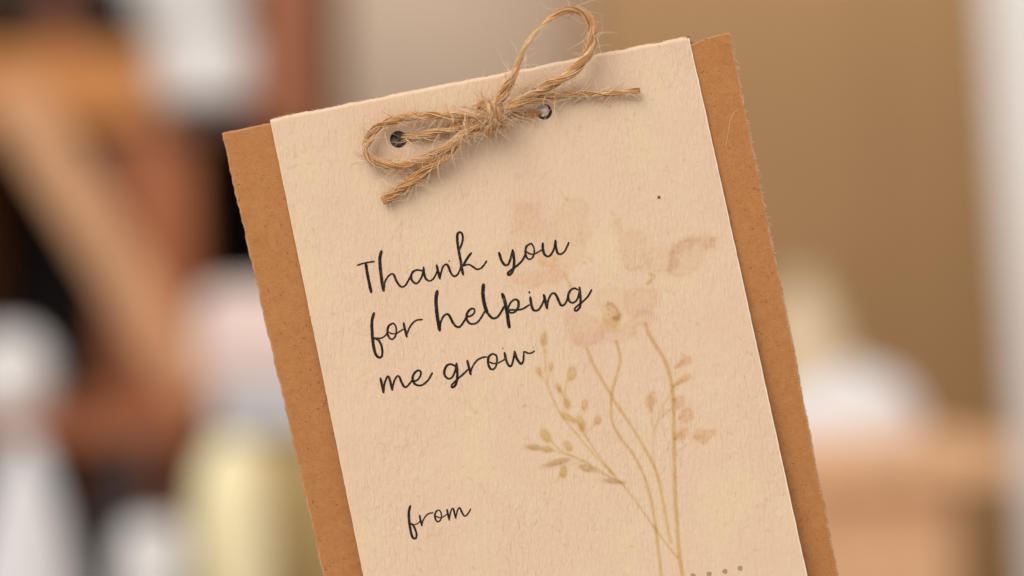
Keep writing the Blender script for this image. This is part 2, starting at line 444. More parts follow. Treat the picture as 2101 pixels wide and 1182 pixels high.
    for p, w, a in (([(800, 1095), (750, 1030), (690, 950), (620, 850), (540, 745), (490, 690), (420, 600), (360, 510), (330, 450)], 3.8, 0.70),
                    ([(540, 740), (450, 690), (370, 640), (300, 605), (240, 580), (190, 530)], 3.2, 0.62), ([(300, 605), (190, 575)], 2.6, 0.55),
                    ([(490, 690), (400, 600), (300, 480), (250, 420), (210, 350), (180, 280), (165, 200), (160, 90)], 3.6, 0.62),
                    ([(175, 240), (188, 190)], 2.6, 0.5), ([(170, 260), (135, 200)], 2.6, 0.5), ([(265, 240), (255, 310)], 3.0, 0.6), ([(230, 275), (265, 345)], 3.0, 0.6),
                    ([(415, 440), (370, 480), (355, 505)], 2.4, 0.45), ([(255, 660), (300, 640), (345, 625)], 2.2, 0.3), ([(205, 730), (240, 690)], 3, 0.35),
                    ([(500, 715), (400, 675)], 2.6, 0.5), ([(780, 275), (720, 380), (690, 470), (680, 560), (690, 650), (705, 720)], 2.6, 0.45),
                    ([(775, 375), (715, 420), (695, 470)], 2.6, 0.5), ([(880, 535), (830, 560), (795, 590)], 2.4, 0.3), ([(750, 650), (710, 700)], 2.2, 0.35),
                    ([(678, 380), (680, 470)], 2.2, 0.35), ([(785, 265), (850, 225)], 3, 0.5), ([(780, 180), (830, 140)], 2.4, 0.35)):
        stroke(Z5(p), w, a, GOLD)
    for cx, cy, rx, ry, an in ((155, 35, 16, 32, 0), (130, 190, 13, 22, -20), (190, 170, 11, 22, 10), (290, 205, 22, 38, 10), (225, 270, 12, 26, -25), (265, 345, 17, 28, -20),
                               (352, 355, 15, 28, 0), (415, 430, 16, 22, 20), (335, 445, 18, 38, -15), (275, 418, 15, 44, -58), (160, 500, 21, 35, -35), (105, 560, 38, 15, 5),
                               (172, 570, 24, 14, 0), (272, 555, 19, 30, -38), (220, 632, 64, 15, -15), (250, 680, 18, 30, 10), (365, 662, 34, 16, 15), (485, 724, 48, 10, 6)):
        k = 1 / 2.356
        bud(*Z5([(cx, cy)])[0], rx * k, ry * k, an, 0.78, GOLD if rx < 30 else OLIVE)
    # stray wood fibres and specks in the sheet
    r = np.random.default_rng(3)
    for k in range(620):
        cx, cy = r.uniform(540, 1680), r.uniform(60, 1230)
        ln = r.uniform(6, 26) if k % 3 else r.uniform(3, 7); a = r.uniform(0, 6.28); b = a + r.normal(0, 0.9)
        p = [(cx, cy), (cx + ln * 0.5 * math.cos(a), cy + ln * 0.5 * math.sin(a)), (cx + ln * 0.5 * (math.cos(a) + math.cos(b)), cy + ln * 0.5 * (math.sin(a) + math.sin(b)))]
        stroke(p, r.uniform(1.0, 1.9), r.uniform(0.12, 0.55) if k % 9 else 0.8, (0.70, 0.60, 0.50))
    bud(1352, 405, 2.6, 2.8, 0, 1.4, (0.05, 0.04, 0.04), 0.7)
    return T


def build_sheet():
    vis = 1180.0
    t = np.concatenate([[0, 0.1, 0.4, 0.9, 1.6, 2.5, 3.5, 4.6, 5.8, 7, 9, 11], np.arange(13, vis, 1.9), np.linspace(vis + 6, LEN, 30)])
    e = np.array([0, 0.7, 1.6]) / 880
    s = np.concatenate([e, np.linspace(2.6 / 880, 1 - 2.6 / 880, 470), 1 - e[::-1]])
    SS, TT = np.meshgrid(s, t)
    PX, PY = st_to_px(SS, TT)
    # slightly uneven, fuzzy fold and trimmed sides
    up = np.clip(1 - TT / 14.0, 0, 1)
    PY = PY + up * (0.6 * smooth_noise(SS * 880, 3, 1 / 7.0) + 1.1 * smooth_noise(SS * 880, 7, 1 / 24.0)) - up * 2.2 * np.sin(SS * math.pi) * 0
    PY = PY + np.clip(1 - TT / 160, 0, 1) * 5.0 * (np.clip(1 - SS * 25, 0, 1) ** 2 * 0.6 + np.clip(1 - (1 - SS) * 60, 0, 1) ** 2 * 0.9)
    side = np.minimum(SS, 1 - SS) * 880
    PX = PX + np.clip(1 - side / 8, 0, 1) * 0.35 * smooth_noise(TT, 5, 1 / 11.0)
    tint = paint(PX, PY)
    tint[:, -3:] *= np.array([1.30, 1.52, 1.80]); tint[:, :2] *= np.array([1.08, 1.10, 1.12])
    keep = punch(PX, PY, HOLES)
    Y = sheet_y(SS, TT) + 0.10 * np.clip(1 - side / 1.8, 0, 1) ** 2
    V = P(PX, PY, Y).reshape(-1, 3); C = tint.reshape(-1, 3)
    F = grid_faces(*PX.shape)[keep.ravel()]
    nr, nc = PX.shape
    # thickness: a rim all the way round, and the back of the sheet
    th = 0.28
    def band(idx, V, F, C):
        o = len(V); a = V[idx] + np.array([0, th, 0]); n = len(idx); i = np.arange(n - 1)
        f = np.stack([idx[:-1], idx[1:], o + i + 1, o + i], -1)
        return np.vstack([V, a]), np.vstack([F, f]), np.vstack([C, np.ones((n, 3)) * 1.12])
    allidx = np.arange(nr * nc).reshape(nr, nc)
    V, F, C = band(allidx[:, 0], V, F, C); V, F, C = band(allidx[::-1, -1], V, F, C); V, F, C = band(allidx[-1, :], V, F, C)
    for hx, hy, hr in HOLES:
        f0 = lambda x, y: sheet_y(*px_to_st(x, y)); f1 = lambda x, y: sheet_y(*px_to_st(x, y)) + th
        V, F, C = hole_wall(hx, hy, hr, f0, f1, V, F, C, (0.92, 0.9, 0.88))
    # rear flap of the fold, behind the packet
    s2 = np.linspace(0, 1, 24); t2 = np.concatenate([[0.0, 0.5, 1.5, 3.5, 7, 13], np.linspace(20, 420, 20)])
    S2, T2 = np.meshgrid(s2, t2); X2, Y2 = st_to_px(S2, T2)
    k = np.clip((7.0 - T2) / 7.0, 0, 1)
    V2 = P(X2, Y2, 1.35 + 1.35 * np.sqrt(1 - k ** 2)).reshape(-1, 3); F2 = grid_faces(*X2.shape)[:, ::-1] + len(V)
    V = np.vstack([V, V2]); F = np.vstack([F, F2]); C = np.vstack([C, np.ones((len(V2), 3))])
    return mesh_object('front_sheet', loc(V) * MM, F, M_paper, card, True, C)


front_sheet = build_sheet()
front_sheet['label'] = 'cream embossed paper printed with pale watercolour flowers'

# --- kraft packet: two panels with wavy, pale torn edges
KTL, KTR = np.array([455.0, 273.0]), np.array([1500.5, 66.0])
KDL, KDR = np.array([0.2305, 1.0]), np.array([0.1960, 1.0])
KLEN = 1440.0


def kraft_px(s, t):
    l0, l1 = KTL[0] + KDL[0] * t, KTL[1] + KDL[1] * t
    r0, r1 = KTR[0] + KDR[0] * t, KTR[1] + KDR[1] * t
    return l0 + (r0 - l0) * s, l1 + (r1 - l1) * s


def kraft_edge(t):
    sc_ = np.abs(np.sin(t * math.pi / 29.0 + 0.6 * smooth_noise(t, 4, 1 / 60)))         # shallow scallops
    right = 1.5 * (0.6 + 0.6 * smooth_noise(t, 44, 1 / 110)) * (sc_ - 0.6) + 1.3 * smooth_noise(t, 9, 1 / 75.0) + 0.55 * smooth_noise(t, 2, 1 / 5.0)
    right = right + 4.0 * smooth_noise(t, 12, 1 / 300.0)
    left = 0.6 * np.sin(t * 2 * math.pi / 33.0 + 4 * smooth_noise(t, 1, 1 / 80)) + 1.2 * smooth_noise(t, 6, 1 / 40.0) + 0.5 * smooth_noise(t, 8, 1 / 6)
    return left, right


def build_kraft(name, y0, thick, holes, shift=0.0):
    hs = []
    t_extra = np.concatenate([np.arange(hy - 60, hy + 60, 2.2) - 160 for _, hy, _ in HOLES]) if holes else np.array([])
    t = np.unique(np.round(np.concatenate([[0, 0.8, 2, 4], np.arange(7, 1200, 3.0), np.linspace(1205, KLEN, 24)]), 2))
    if holes:
        s = np.concatenate([[0, 0.8, 1.8, 3, 5, 9, 16, 30, 60], np.arange(80, 960, 2.6), [985, 1010, 1025, 1035, 1040, 1042, 1043.2, 1044.2, 1045]]) / 1045
        t = np.unique(np.round(np.concatenate([[0, 0.8, 2, 4], np.arange(7, 160, 2.6), np.arange(160, 1200, 4.0), np.linspace(1205, KLEN, 24)]), 2))
    else:
        s = np.array([0, 0.8, 1.8, 3, 5, 9, 16, 30, 60, 120, 300, 520, 700, 900, 985, 1010, 1025, 1035, 1040, 1042, 1043.2, 1044.2, 1045]) / 1045
    SS, TT = np.meshgrid(s, t); PX, PY = kraft_px(SS, TT)
    lft, rgt = kraft_edge(TT)
    wl = np.clip(1 - SS * 1045 / 30, 0, 1); wr = np.clip(1 - (1 - SS) * 1045 / 30, 0, 1)
    PX = PX + wl * (lft - shift) + wr * (rgt + shift)
    PY = PY + np.clip(1 - TT / 12, 0, 1) * (1.2 * smooth_noise(SS * 1045, 5, 1 / 14.0) + 0.6 * smooth_noise(SS * 1045, 15, 1 / 5.0) - shift * 0.6)
    # top edge dips a little beside the sleeve at the right, as in a bent corner
    PY = PY + np.clip(1 - TT / 60, 0, 1) * (9.0 * np.exp(-((SS - 0.915) / 0.03) ** 2))
    keep = punch(PX, PY, HOLES) if holes else np.ones((len(t) - 1, len(s) - 1), bool)
    side = np.minimum(SS, 1 - SS) * 1045; edge = np.minimum(side, TT + 0.0)
    Y = y0 + 0.12 * np.clip(1 - edge / 3.0, 0, 1) ** 2 + 0.10 * noise2(SS * 6, TT / 160, 4) + 0.5 * (TT / 1200) ** 2
    pale_r = np.clip(1 - (1 - SS) * 1045 / 4.2, 0, 1) * (0.65 + 0.5 * smooth_noise(TT, 31, 1 / 9.0))
    pale_l = np.clip(1 - SS * 1045 / 3.4, 0, 1) * (0.45 + 0.4 * smooth_noise(TT, 33, 1 / 9.0))
    pale_t = np.clip(1 - TT / 3.4, 0, 1) * 0.6
    pale = np.clip(np.maximum(np.maximum(pale_r, pale_l), pale_t), 0, 1)[..., None]
    T = np.ones(PX.shape + (3,)) * (1 - pale) + pale * np.array([1.42, 2.0, 3.2])
    # specks and fibres in the board
    r = np.random.default_rng(21)
    V = P(PX, PY, Y).reshape(-1, 3); C = T.reshape(-1, 3); F = grid_faces(*PX.shape)[keep.ravel()]
    nr, nc = PX.shape; allidx = np.arange(nr * nc).reshape(nr, nc)
    for idx in (allidx[:, 0], allidx[::-1, -1], allidx[-1, :], allidx[0, ::-1]):
        o = len(V); a = V[idx] + np.array([0, thick, 0]); n = len(idx); i = np.arange(n - 1)
        F = np.vstack([F, np.stack([idx[:-1], idx[1:], o + i + 1, o + i], -1)]); V = np.vstack([V, a]); C = np.vstack([C, np.tile([1.35, 1.8, 2.7], (n, 1))])
    o = len(V); ring = [allidx[0, 0], allidx[0, -1], allidx[-1, -1], allidx[-1, 0]]
    if holes:
        for hx, hy, hr in HOLES:
            V, F, C = hole_wall(hx, hy, hr, lambda x, y: y0 + 0 * x, lambda x, y: y0 + thick + 0 * x, V, F, C, (0.8, 0.8, 0.8))
    return mesh_object(name, loc(V) * MM, F, M_kraft, card, True, C)


kraft_front = build_kraft('kraft_panel', 0.42, 0.32, True)
kraft_back = build_kraft('kraft_panel', 1.95, 0.32, False, shift=0.6)
# crumpled clear bag inside the packet, seen only through the punched holes
s = np.linspace(0.12, 0.9, 420); t = np.concatenate([np.arange(18, 140, 1.8), np.linspace(150, 900, 30)])
SS, TT = np.meshgrid(s, t); PX, PY = kraft_px(SS, TT)
CR = 0.5 * np.abs(noise2(PX / 13, PY / 11, 4)) + 0.35 * np.abs(noise2(PX / 6 + 4, PY / 7, 9))
YF = 1.60 - 0.75 * np.clip((PX - 850) / 260, 0, 1) - CR * 0.5
YF = YF - 0.42 * np.clip(1 - (np.hypot(PX - 1118, PY - 229.5) / 15.5) ** 2, 0, 1)
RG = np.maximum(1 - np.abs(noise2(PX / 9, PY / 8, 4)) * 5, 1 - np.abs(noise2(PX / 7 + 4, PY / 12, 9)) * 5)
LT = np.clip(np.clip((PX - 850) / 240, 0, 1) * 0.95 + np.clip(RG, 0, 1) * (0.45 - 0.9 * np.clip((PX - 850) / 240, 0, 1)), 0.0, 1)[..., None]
LT = LT * np.where((PX > 1060) & (np.hypot(PX - 1114, PY - 226) > 12.5), 0.06, 1.0)[..., None]  # dark rim painted in around the pale glint at the right hole
FC = np.array([0.075, 0.040, 0.026]) * (1 - LT) + np.array([0.95, 0.83, 0.75]) * LT  # dark hole interior and pale glints are painted into the film colour
mesh_object('clear_film', loc(P(PX, PY, YF).reshape(-1, 3)) * MM, grid_faces(*PX.shape), M_film, card, True, FC.reshape(-1, 3))

# fuzz along the torn edges and the fold
fz = Tubes(); r = np.random.default_rng(8)
for k in range(420):
    t0 = r.uniform(2, 1180); _, rg = kraft_edge(np.array([t0])); x, y = kraft_px(1.0, t0)
    x = x + rg[0]; a = r.normal(0.0, 1.1); ln = r.uniform(1.5, 6.5)
    p0 = np.array([x - 1.0, y]); d = np.array([math.cos(a), math.sin(a)]); b = np.array([-d[1], d[0]]) * r.normal(0, 0.4)
    q = np.array([p0 + d * ln * u + b * ln * u * u for u in np.linspace(0, 1, 5)])
    fz.add(P(q[:, 0], q[:, 1], 0.5 + r.uniform(-0.1, 0.2) + np.linspace(0, r.normal(0, 0.2), 5)), 0.028, (0.80, 0.60, 0.42), 3)
for k in range(200):
    t0 = r.uniform(2, 1180); lf, _ = kraft_edge(np.array([t0])); x, y = kraft_px(0.0, t0)
    x = x + lf[0]; a = math.pi + r.normal(0.0, 1.1); ln = r.uniform(1.0, 4.0); d = np.array([math.cos(a), math.sin(a)])
    q = np.array([np.array([x + 0.8, y]) + d * ln * u for u in np.linspace(0, 1, 4)])
    fz.add(P(q[:, 0], q[:, 1], 0.55), 0.024, (0.70, 0.46, 0.26), 3)
for k in range(420):
    s0 = r.uniform(0.005, 0.995); x, y = st_to_px(s0, 0.6); a = -math.pi / 2 + TH * -1 + r.normal(0, 0.9); ln = r.uniform(1.2, 4.5)
    d = np.array([math.cos(a), math.sin(a)]); b = np.array([-d[1], d[0]]) * r.normal(0, 0.5)
    q = np.array([np.array([x, y + 1.0]) + d * ln * u + b * ln * u * u for u in np.linspace(0, 1, 5)])
    fz.add(P(q[:, 0], q[:, 1], 1.2), 0.026, (0.86, 0.70, 0.52), 3)
for k in range(480):
    left_ = k % 2; t0 = r.uniform(6, 1180); a = r.uniform(0, 6.28); b_ = a + r.normal(0, 0.8)
    x, y = kraft_px(0.0, t0) if left_ else kraft_px(1.0, t0)
    x = x + (r.uniform(4, 118) if left_ else -r.uniform(6, 100))
    dark = r.random() < 0.55; ln = r.uniform(2.5, 8) if dark else r.uniform(4, 16)
    q = np.array([(x, y), (x + 0.5 * ln * math.cos(a), y + 0.5 * ln * math.sin(a)), (x + 0.5 * ln * (math.cos(a) + math.cos(b_)), y + 0.5 * ln * (math.sin(a) + math.sin(b_)))])
    q = spline(q, 1.5); sk = min(max(t0 / 1200, 0), 1)
    yk = 0.42 + 0.5 * sk ** 2 + 0.10 * noise2((np.array([0.05 if left_ else 0.95])) * 6, np.array([t0 / 160]), 4)[0]
    fz.add(P(q[:, 0], q[:, 1], yk - 0.005), r.uniform(0.025, 0.05) if dark else 0.026, (0.25, 0.105, 0.037) if dark else (0.62, 0.34, 0.15), 3)
for hair in ([(1524, 205), (1519, 220), (1505, 232), (1498, 250), (1494, 275), (1489, 300)], [(1517, 195), (1522, 200), (1519, 204)]):
    q = spline(np.array(hair, float), 2.0); fz.add(P(q[:, 0], q[:, 1], 0.38), 0.035, (0.80, 0.56, 0.34), 4)
fo = fz.build('edge_fuzz', M_fuzz, card, loc); fo['kind'] = 'stuff'

# --- lettering: every word is one thin ink mesh on the sheet
INK_H = [0.0]


def ribbon(pts, w, V, F, seed, taper=(0.75, 0.8)):
    p = spline(pts, 1.1); n = len(p)
    t = np.gradient(p, axis=0); t /= np.linalg.norm(t, axis=1)[:, None] + 1e-9; nrm = np.stack([-t[:, 1], t[:, 0]], -1)
    L = np.arange(n) * 1.1; tot = L[-1]
    hw = np.full(n, w * 0.5 + 0.28)
    hw *= np.where(L < 3, taper[0] + (1 - taper[0]) * L / 3, 1) * np.where(tot - L < 3, taper[1] + (1 - taper[1]) * (tot - L) / 3, 1)
    # a broad pen: down-strokes heavier than up-strokes
    hw *= 0.86 + 0.26 * np.abs(t[:, 1]) ** 1.5 * (t[:, 1] > -0.2)
    j1 = 0.28 * smooth_noise(L, seed, 0.45) + 0.18 * smooth_noise(L, seed + 3, 1.1); j2 = 0.28 * smooth_noise(L, seed + 7, 0.45) + 0.18 * smooth_noise(L, seed + 11, 1.1)
    a = p + nrm * (hw + j1)[:, None]; b = p - nrm * (hw + j2)[:, None]
    def cap(c, tv, nv, h):                                             # round end
        th = np.linspace(math.pi / 2, -math.pi / 2, 7)[1:-1]
        return np.array([c + tv * math.cos(x) * h + nv * math.sin(x) * h for x in th])
    end = cap(p[-1], t[-1], nrm[-1], hw[-1]); beg = cap(p[0], -t[0], -nrm[0], hw[0])
    INK_H[0] += 0.0012
    def lift(q):
        y = sheet_y(*px_to_st(q[:, 0], q[:, 1])) - 0.022 - INK_H[0] % 0.02
        return P(q[:, 0], q[:, 1], y)
    o = len(V); ring = np.vstack([a, b, end, beg]); V.extend(lift(ring))
    for i in range(n - 1): F.append([o + i, o + i + 1, o + n + i + 1, o + n + i])
    F.append([o + n - 1] + [o + 2 * n + k for k in range(5)] + [o + 2 * n - 1])
    F.append([o + n] + [o + 2 * n + 5 + k for k in range(5)] + [o])


def word(text, strokes, org, sc_, dots=()):
    V, F = [], []
    for k, (w, pts) in enumerate(strokes):
        q = [(org[0] + x / sc_, org[1] + y / sc_) for x, y in pts]
        ribbon(q, w / sc_, V, F, 13 * k + len(text))
    for x, y, r_ in dots:
        cx, cy = org[0] + x / sc_, org[1] + y / sc_; th = np.linspace(0, 2 * math.pi, 14, endpoint=False)
        q = np.stack([cx + r_ / sc_ * np.cos(th), cy + 1.25 * r_ / sc_ * np.sin(th)], -1); o = len(V)
        V.extend(P(q[:, 0], q[:, 1], sheet_y(*px_to_st(q[:, 0], q[:, 1])) - 0.03)); F.append([o + i for i in range(14)])
    o = mesh_object('printed_word', loc(np.array(V)) * MM, F, M_ink, front_sheet, False)
    o['label'] = 'dark brown-black script word "%s" on the cream sheet' % text
    return o


word('Thank', [(30, [(105, 600), (235, 563), (385, 538)]), (42, [(248, 575), (275, 760), (305, 900), (335, 1045)]),
               (44, [(505, 370), (480, 480), (485, 620), (500, 760), (520, 900), (543, 1020)]),
               (32, [(548, 990), (562, 880), (605, 800), (665, 747), (710, 758), (750, 850), (800, 930), (850, 960), (910, 925), (960, 840), (1000, 760)]),
               (32, [(1190, 692), (1110, 680), (1040, 700), (1000, 765), (1010, 845), (1065, 900), (1112, 888), (1160, 820), (1192, 730), (1205, 635)]),
               (32, [(1205, 635), (1213, 740), (1240, 820), (1292, 860), (1350, 840), (1400, 770), (1432, 690)]),
               (33, [(1422, 600), (1445, 700), (1475, 822)]), (32, [(1475, 812), (1495, 720), (1530, 620), (1580, 585), (1615, 620), (1640, 690), (1680, 760), (1720, 783), (1765, 755), (1800, 690), (1828, 600)]),
               (36, [(1797, 345), (1840, 240), (1855, 140), (1838, 72), (1800, 52), (1766, 92), (1765, 200), (1780, 320), (1810, 480), (1835, 620), (1860, 755)]),
               (34, [(1995, 398), (1940, 470), (1890, 550), (1850, 615)]),
               (30, [(1850, 615), (1900, 598), (1960, 590), (2015, 620), (2085, 665), (2145, 655), (2195, 610), (2250, 530)])], (720, 470), 8.081, [(1630, 530, 12)])
word('you', [(34, [(930, 440), (960, 540), (1000, 610), (1042, 633), (1080, 605), (1115, 500), (1140, 405)]),
             (34, [(1140, 400), (1158, 520), (1160, 620), (1140, 720), (1100, 775), (1067, 780), (1067, 750), (1110, 710), (1180, 660), (1260, 590), (1310, 520), (1338, 460)]),
             (27, [(1412, 300), (1355, 340), (1335, 420), (1350, 500), (1390, 540), (1440, 520), (1470, 450), (1465, 360), (1432, 305), (1405, 300)]),
             (24, [(1352, 425), (1390, 450), (1450, 463), (1520, 435), (1595, 392)]),
             (32, [(1603, 295), (1605, 380), (1628, 460), (1680, 498), (1735, 460), (1778, 370), (1798, 255)]),
             (32, [(1798, 250), (1805, 350), (1830, 440), (1870, 463), (1930, 430), (1970, 360), (2002, 285)])], (900, 460), 7.504)
word('for', [(40, [(215, 415), (190, 500), (180, 600), (185, 720), (195, 840), (208, 950), (232, 1050), (270, 1115), (310, 1132), (345, 1100), (350, 1020), (335, 940), (300, 868), (262, 832), (212, 818)]),
             (26, [(215, 812), (300, 822), (370, 800), (425, 745)]),
             (30, [(510, 580), (455, 620), (432, 700), (450, 790), (500, 838), (545, 810), (575, 740), (570, 640), (540, 588), (503, 580)]), (23, [(450, 722), (500, 745), (570, 745), (640, 705), (705, 665)]),
             (32, [(693, 575), (710, 650), (745, 795)]), (30, [(745, 765), (775, 680), (830, 590), (900, 530), (995, 517)])], (740, 590), 7.879)
word('helping', [(36, [(102, 165), (88, 260), (92, 380), (110, 520), (132, 645)]),
                 (26, [(135, 615), (150, 530), (190, 465), (230, 448), (260, 480), (300, 560), (340, 603), (385, 600), (430, 540), (470, 470)]),
                 (25, [(470, 480), (515, 470), (553, 440), (563, 400), (540, 378), (500, 395), (466, 450), (466, 510), (495, 555), (540, 570), (600, 545), (650, 480), (698, 395)]),
                 (38, [(672, 85), (665, 200), (685, 330), (718, 430)]), (28, [(716, 425), (765, 485), (810, 500), (860, 465), (910, 385), (945, 325)]),
                 (36, [(905, 200), (935, 290), (962, 420), (975, 520), (990, 608)]),
                 (24, [(968, 390), (1010, 302), (1060, 267), (1100, 290), (1100, 360), (1060, 418), (1010, 433), (985, 412), (1005, 395), (1080, 396), (1150, 385), (1235, 335)]),
                 (26, [(1248, 240), (1262, 330), (1290, 398), (1340, 400), (1385, 345), (1418, 270)]),
                 (28, [(1415, 212), (1435, 290), (1455, 375)]), (25, [(1455, 365), (1470, 280), (1505, 205), (1545, 190), (1580, 240), (1610, 310), (1640, 343), (1680, 315), (1712, 240)]),
                 (25, [(1842, 150), (1790, 130), (1740, 160), (1715, 220), (1730, 288), (1780, 308), (1830, 260), (1850, 180), (1855, 122)]),
                 (25, [(1855, 120), (1865, 220), (1868, 310), (1855, 370), (1820, 405), (1797, 400), (1803, 370), (1850, 330), (1910, 280), (1965, 220), (2004, 148)])], (880, 570), 6.003, [(1237, 180, 12)])
word('me', [(27, [(125, 520), (145, 610), (162, 690)]), (25, [(162, 680), (175, 580), (205, 502), (228, 505), (250, 580), (271, 660)]),
            (25, [(270, 655), (290, 560), (325, 495), (355, 500), (385, 570), (422, 625), (460, 610), (510, 545)]),
            (25, [(510, 552), (570, 545), (615, 490), (620, 440), (590, 420), (545, 450), (520, 510), (532, 570), (580, 603), (640, 600), (710, 540), (763, 452)])], (760, 690), 6.003)
word('grow', [(25, [(1050, 372), (1000, 345), (950, 355), (915, 410), (915, 480), (960, 523), (1010, 500), (1045, 420), (1060, 335)]),
              (25, [(1060, 335), (1070, 440), (1065, 550), (1040, 610), (1005, 630), (1002, 600), (1030, 570), (1080, 520), (1140, 470), (1200, 410)]),
              (26, [(1193, 300), (1210, 370), (1235, 468)]), (22, [(1235, 440), (1260, 370), (1310, 300), (1370, 265), (1430, 255)]),
              (24, [(1502, 215), (1460, 250), (1448, 320), (1470, 390), (1510, 408), (1545, 370), (1560, 290), (1545, 232), (1495, 216)]), (19, [(1465, 315), (1510, 335), (1580, 325), (1655, 285)]),
              (26, [(1653, 205), (1670, 290), (1705, 360), (1735, 363), (1760, 290), (1775, 192)]),
              (27, [(1775, 190), (1800, 270), (1850, 338), (1880, 310), (1890, 230)]), (20, [(1890, 235), (1893, 190), (1940, 208), (1980, 205), (2020, 184)])], (760, 690), 6.003, [(1630, 150, 7)])
word('from', [(50, [(258, 215), (228, 320), (222, 440), (230, 580), (250, 720), (275, 860), (310, 970), (355, 1003), (395, 990), (410, 920), (390, 820), (345, 710), (300, 660), (252, 640)]),
              (25, [(340, 665), (430, 645), (495, 585)]), (40, [(485, 445), (505, 560), (540, 690)]), (34, [(540, 660), (580, 540), (650, 440), (720, 395), (805, 380)]),
              (36, [(940, 315), (880, 355), (855, 450), (880, 560), (930, 598), (985, 560), (1015, 470), (1000, 370), (960, 322), (932, 316)]), (28, [(880, 460), (950, 495), (1040, 490), (1155, 410)]),
              (38, [(1148, 300), (1170, 420), (1203, 555)]), (36, [(1203, 540), (1225, 400), (1265, 290), (1300, 285), (1330, 400), (1360, 510)]),
              (36, [(1360, 500), (1390, 360), (1430, 265), (1470, 280), (1520, 390), (1570, 460), (1620, 440), (1680, 370), (1720, 290)])], (820, 1020), 11.82)
for cx, cy in ((1422, 1181.5), (1455, 1178), (1487.5, 1172.5), (1518.5, 1166)):
    th = np.linspace(0, 2 * math.pi, 16, endpoint=False); rr = 5.3 * (1 + 0.08 * np.sin(3 * th + cx))
    x, y = cx + rr * np.cos(th), cy + rr * np.sin(th)
    mesh_object('printed_dot', loc(P(x, y, sheet_y(*px_to_st(x, y)) - 0.025)) * MM, [list(range(16))], M_dot, front_sheet, False)

# ----------------------------------------------------------------- the twine bow
BB = P(1003, 238, 0.0)
bow = empty('twine_bow', BB * MM, (0, 0, 0))
tag(bow, 'frayed brown jute twine bow tied through two punched holes', 'bow')
bloc = lambda V: np.asarray(V, float) - BB
JC = np.array([[0.74, 0.38, 0.145], [0.80, 0.47, 0.205], [0.88, 0.60, 0.33], [0.50, 0.21, 0.065], [0.95, 0.74, 0.51], [0.76, 0.42, 0.17]])


def frames(p):
    t = np.gradient(p, axis=0); t /= np.linalg.norm(t, axis=1)[:, None] + 1e-12
    a = np.zeros_like(p); v = np.cross(t[0], [0, 1, 0.2]); v /= np.linalg.norm(v)
    for i in range(len(p)):
        v = v - t[i] * (v @ t[i]); v /= np.linalg.norm(v) + 1e-12; a[i] = v
    return t, a, np.cross(t, a)


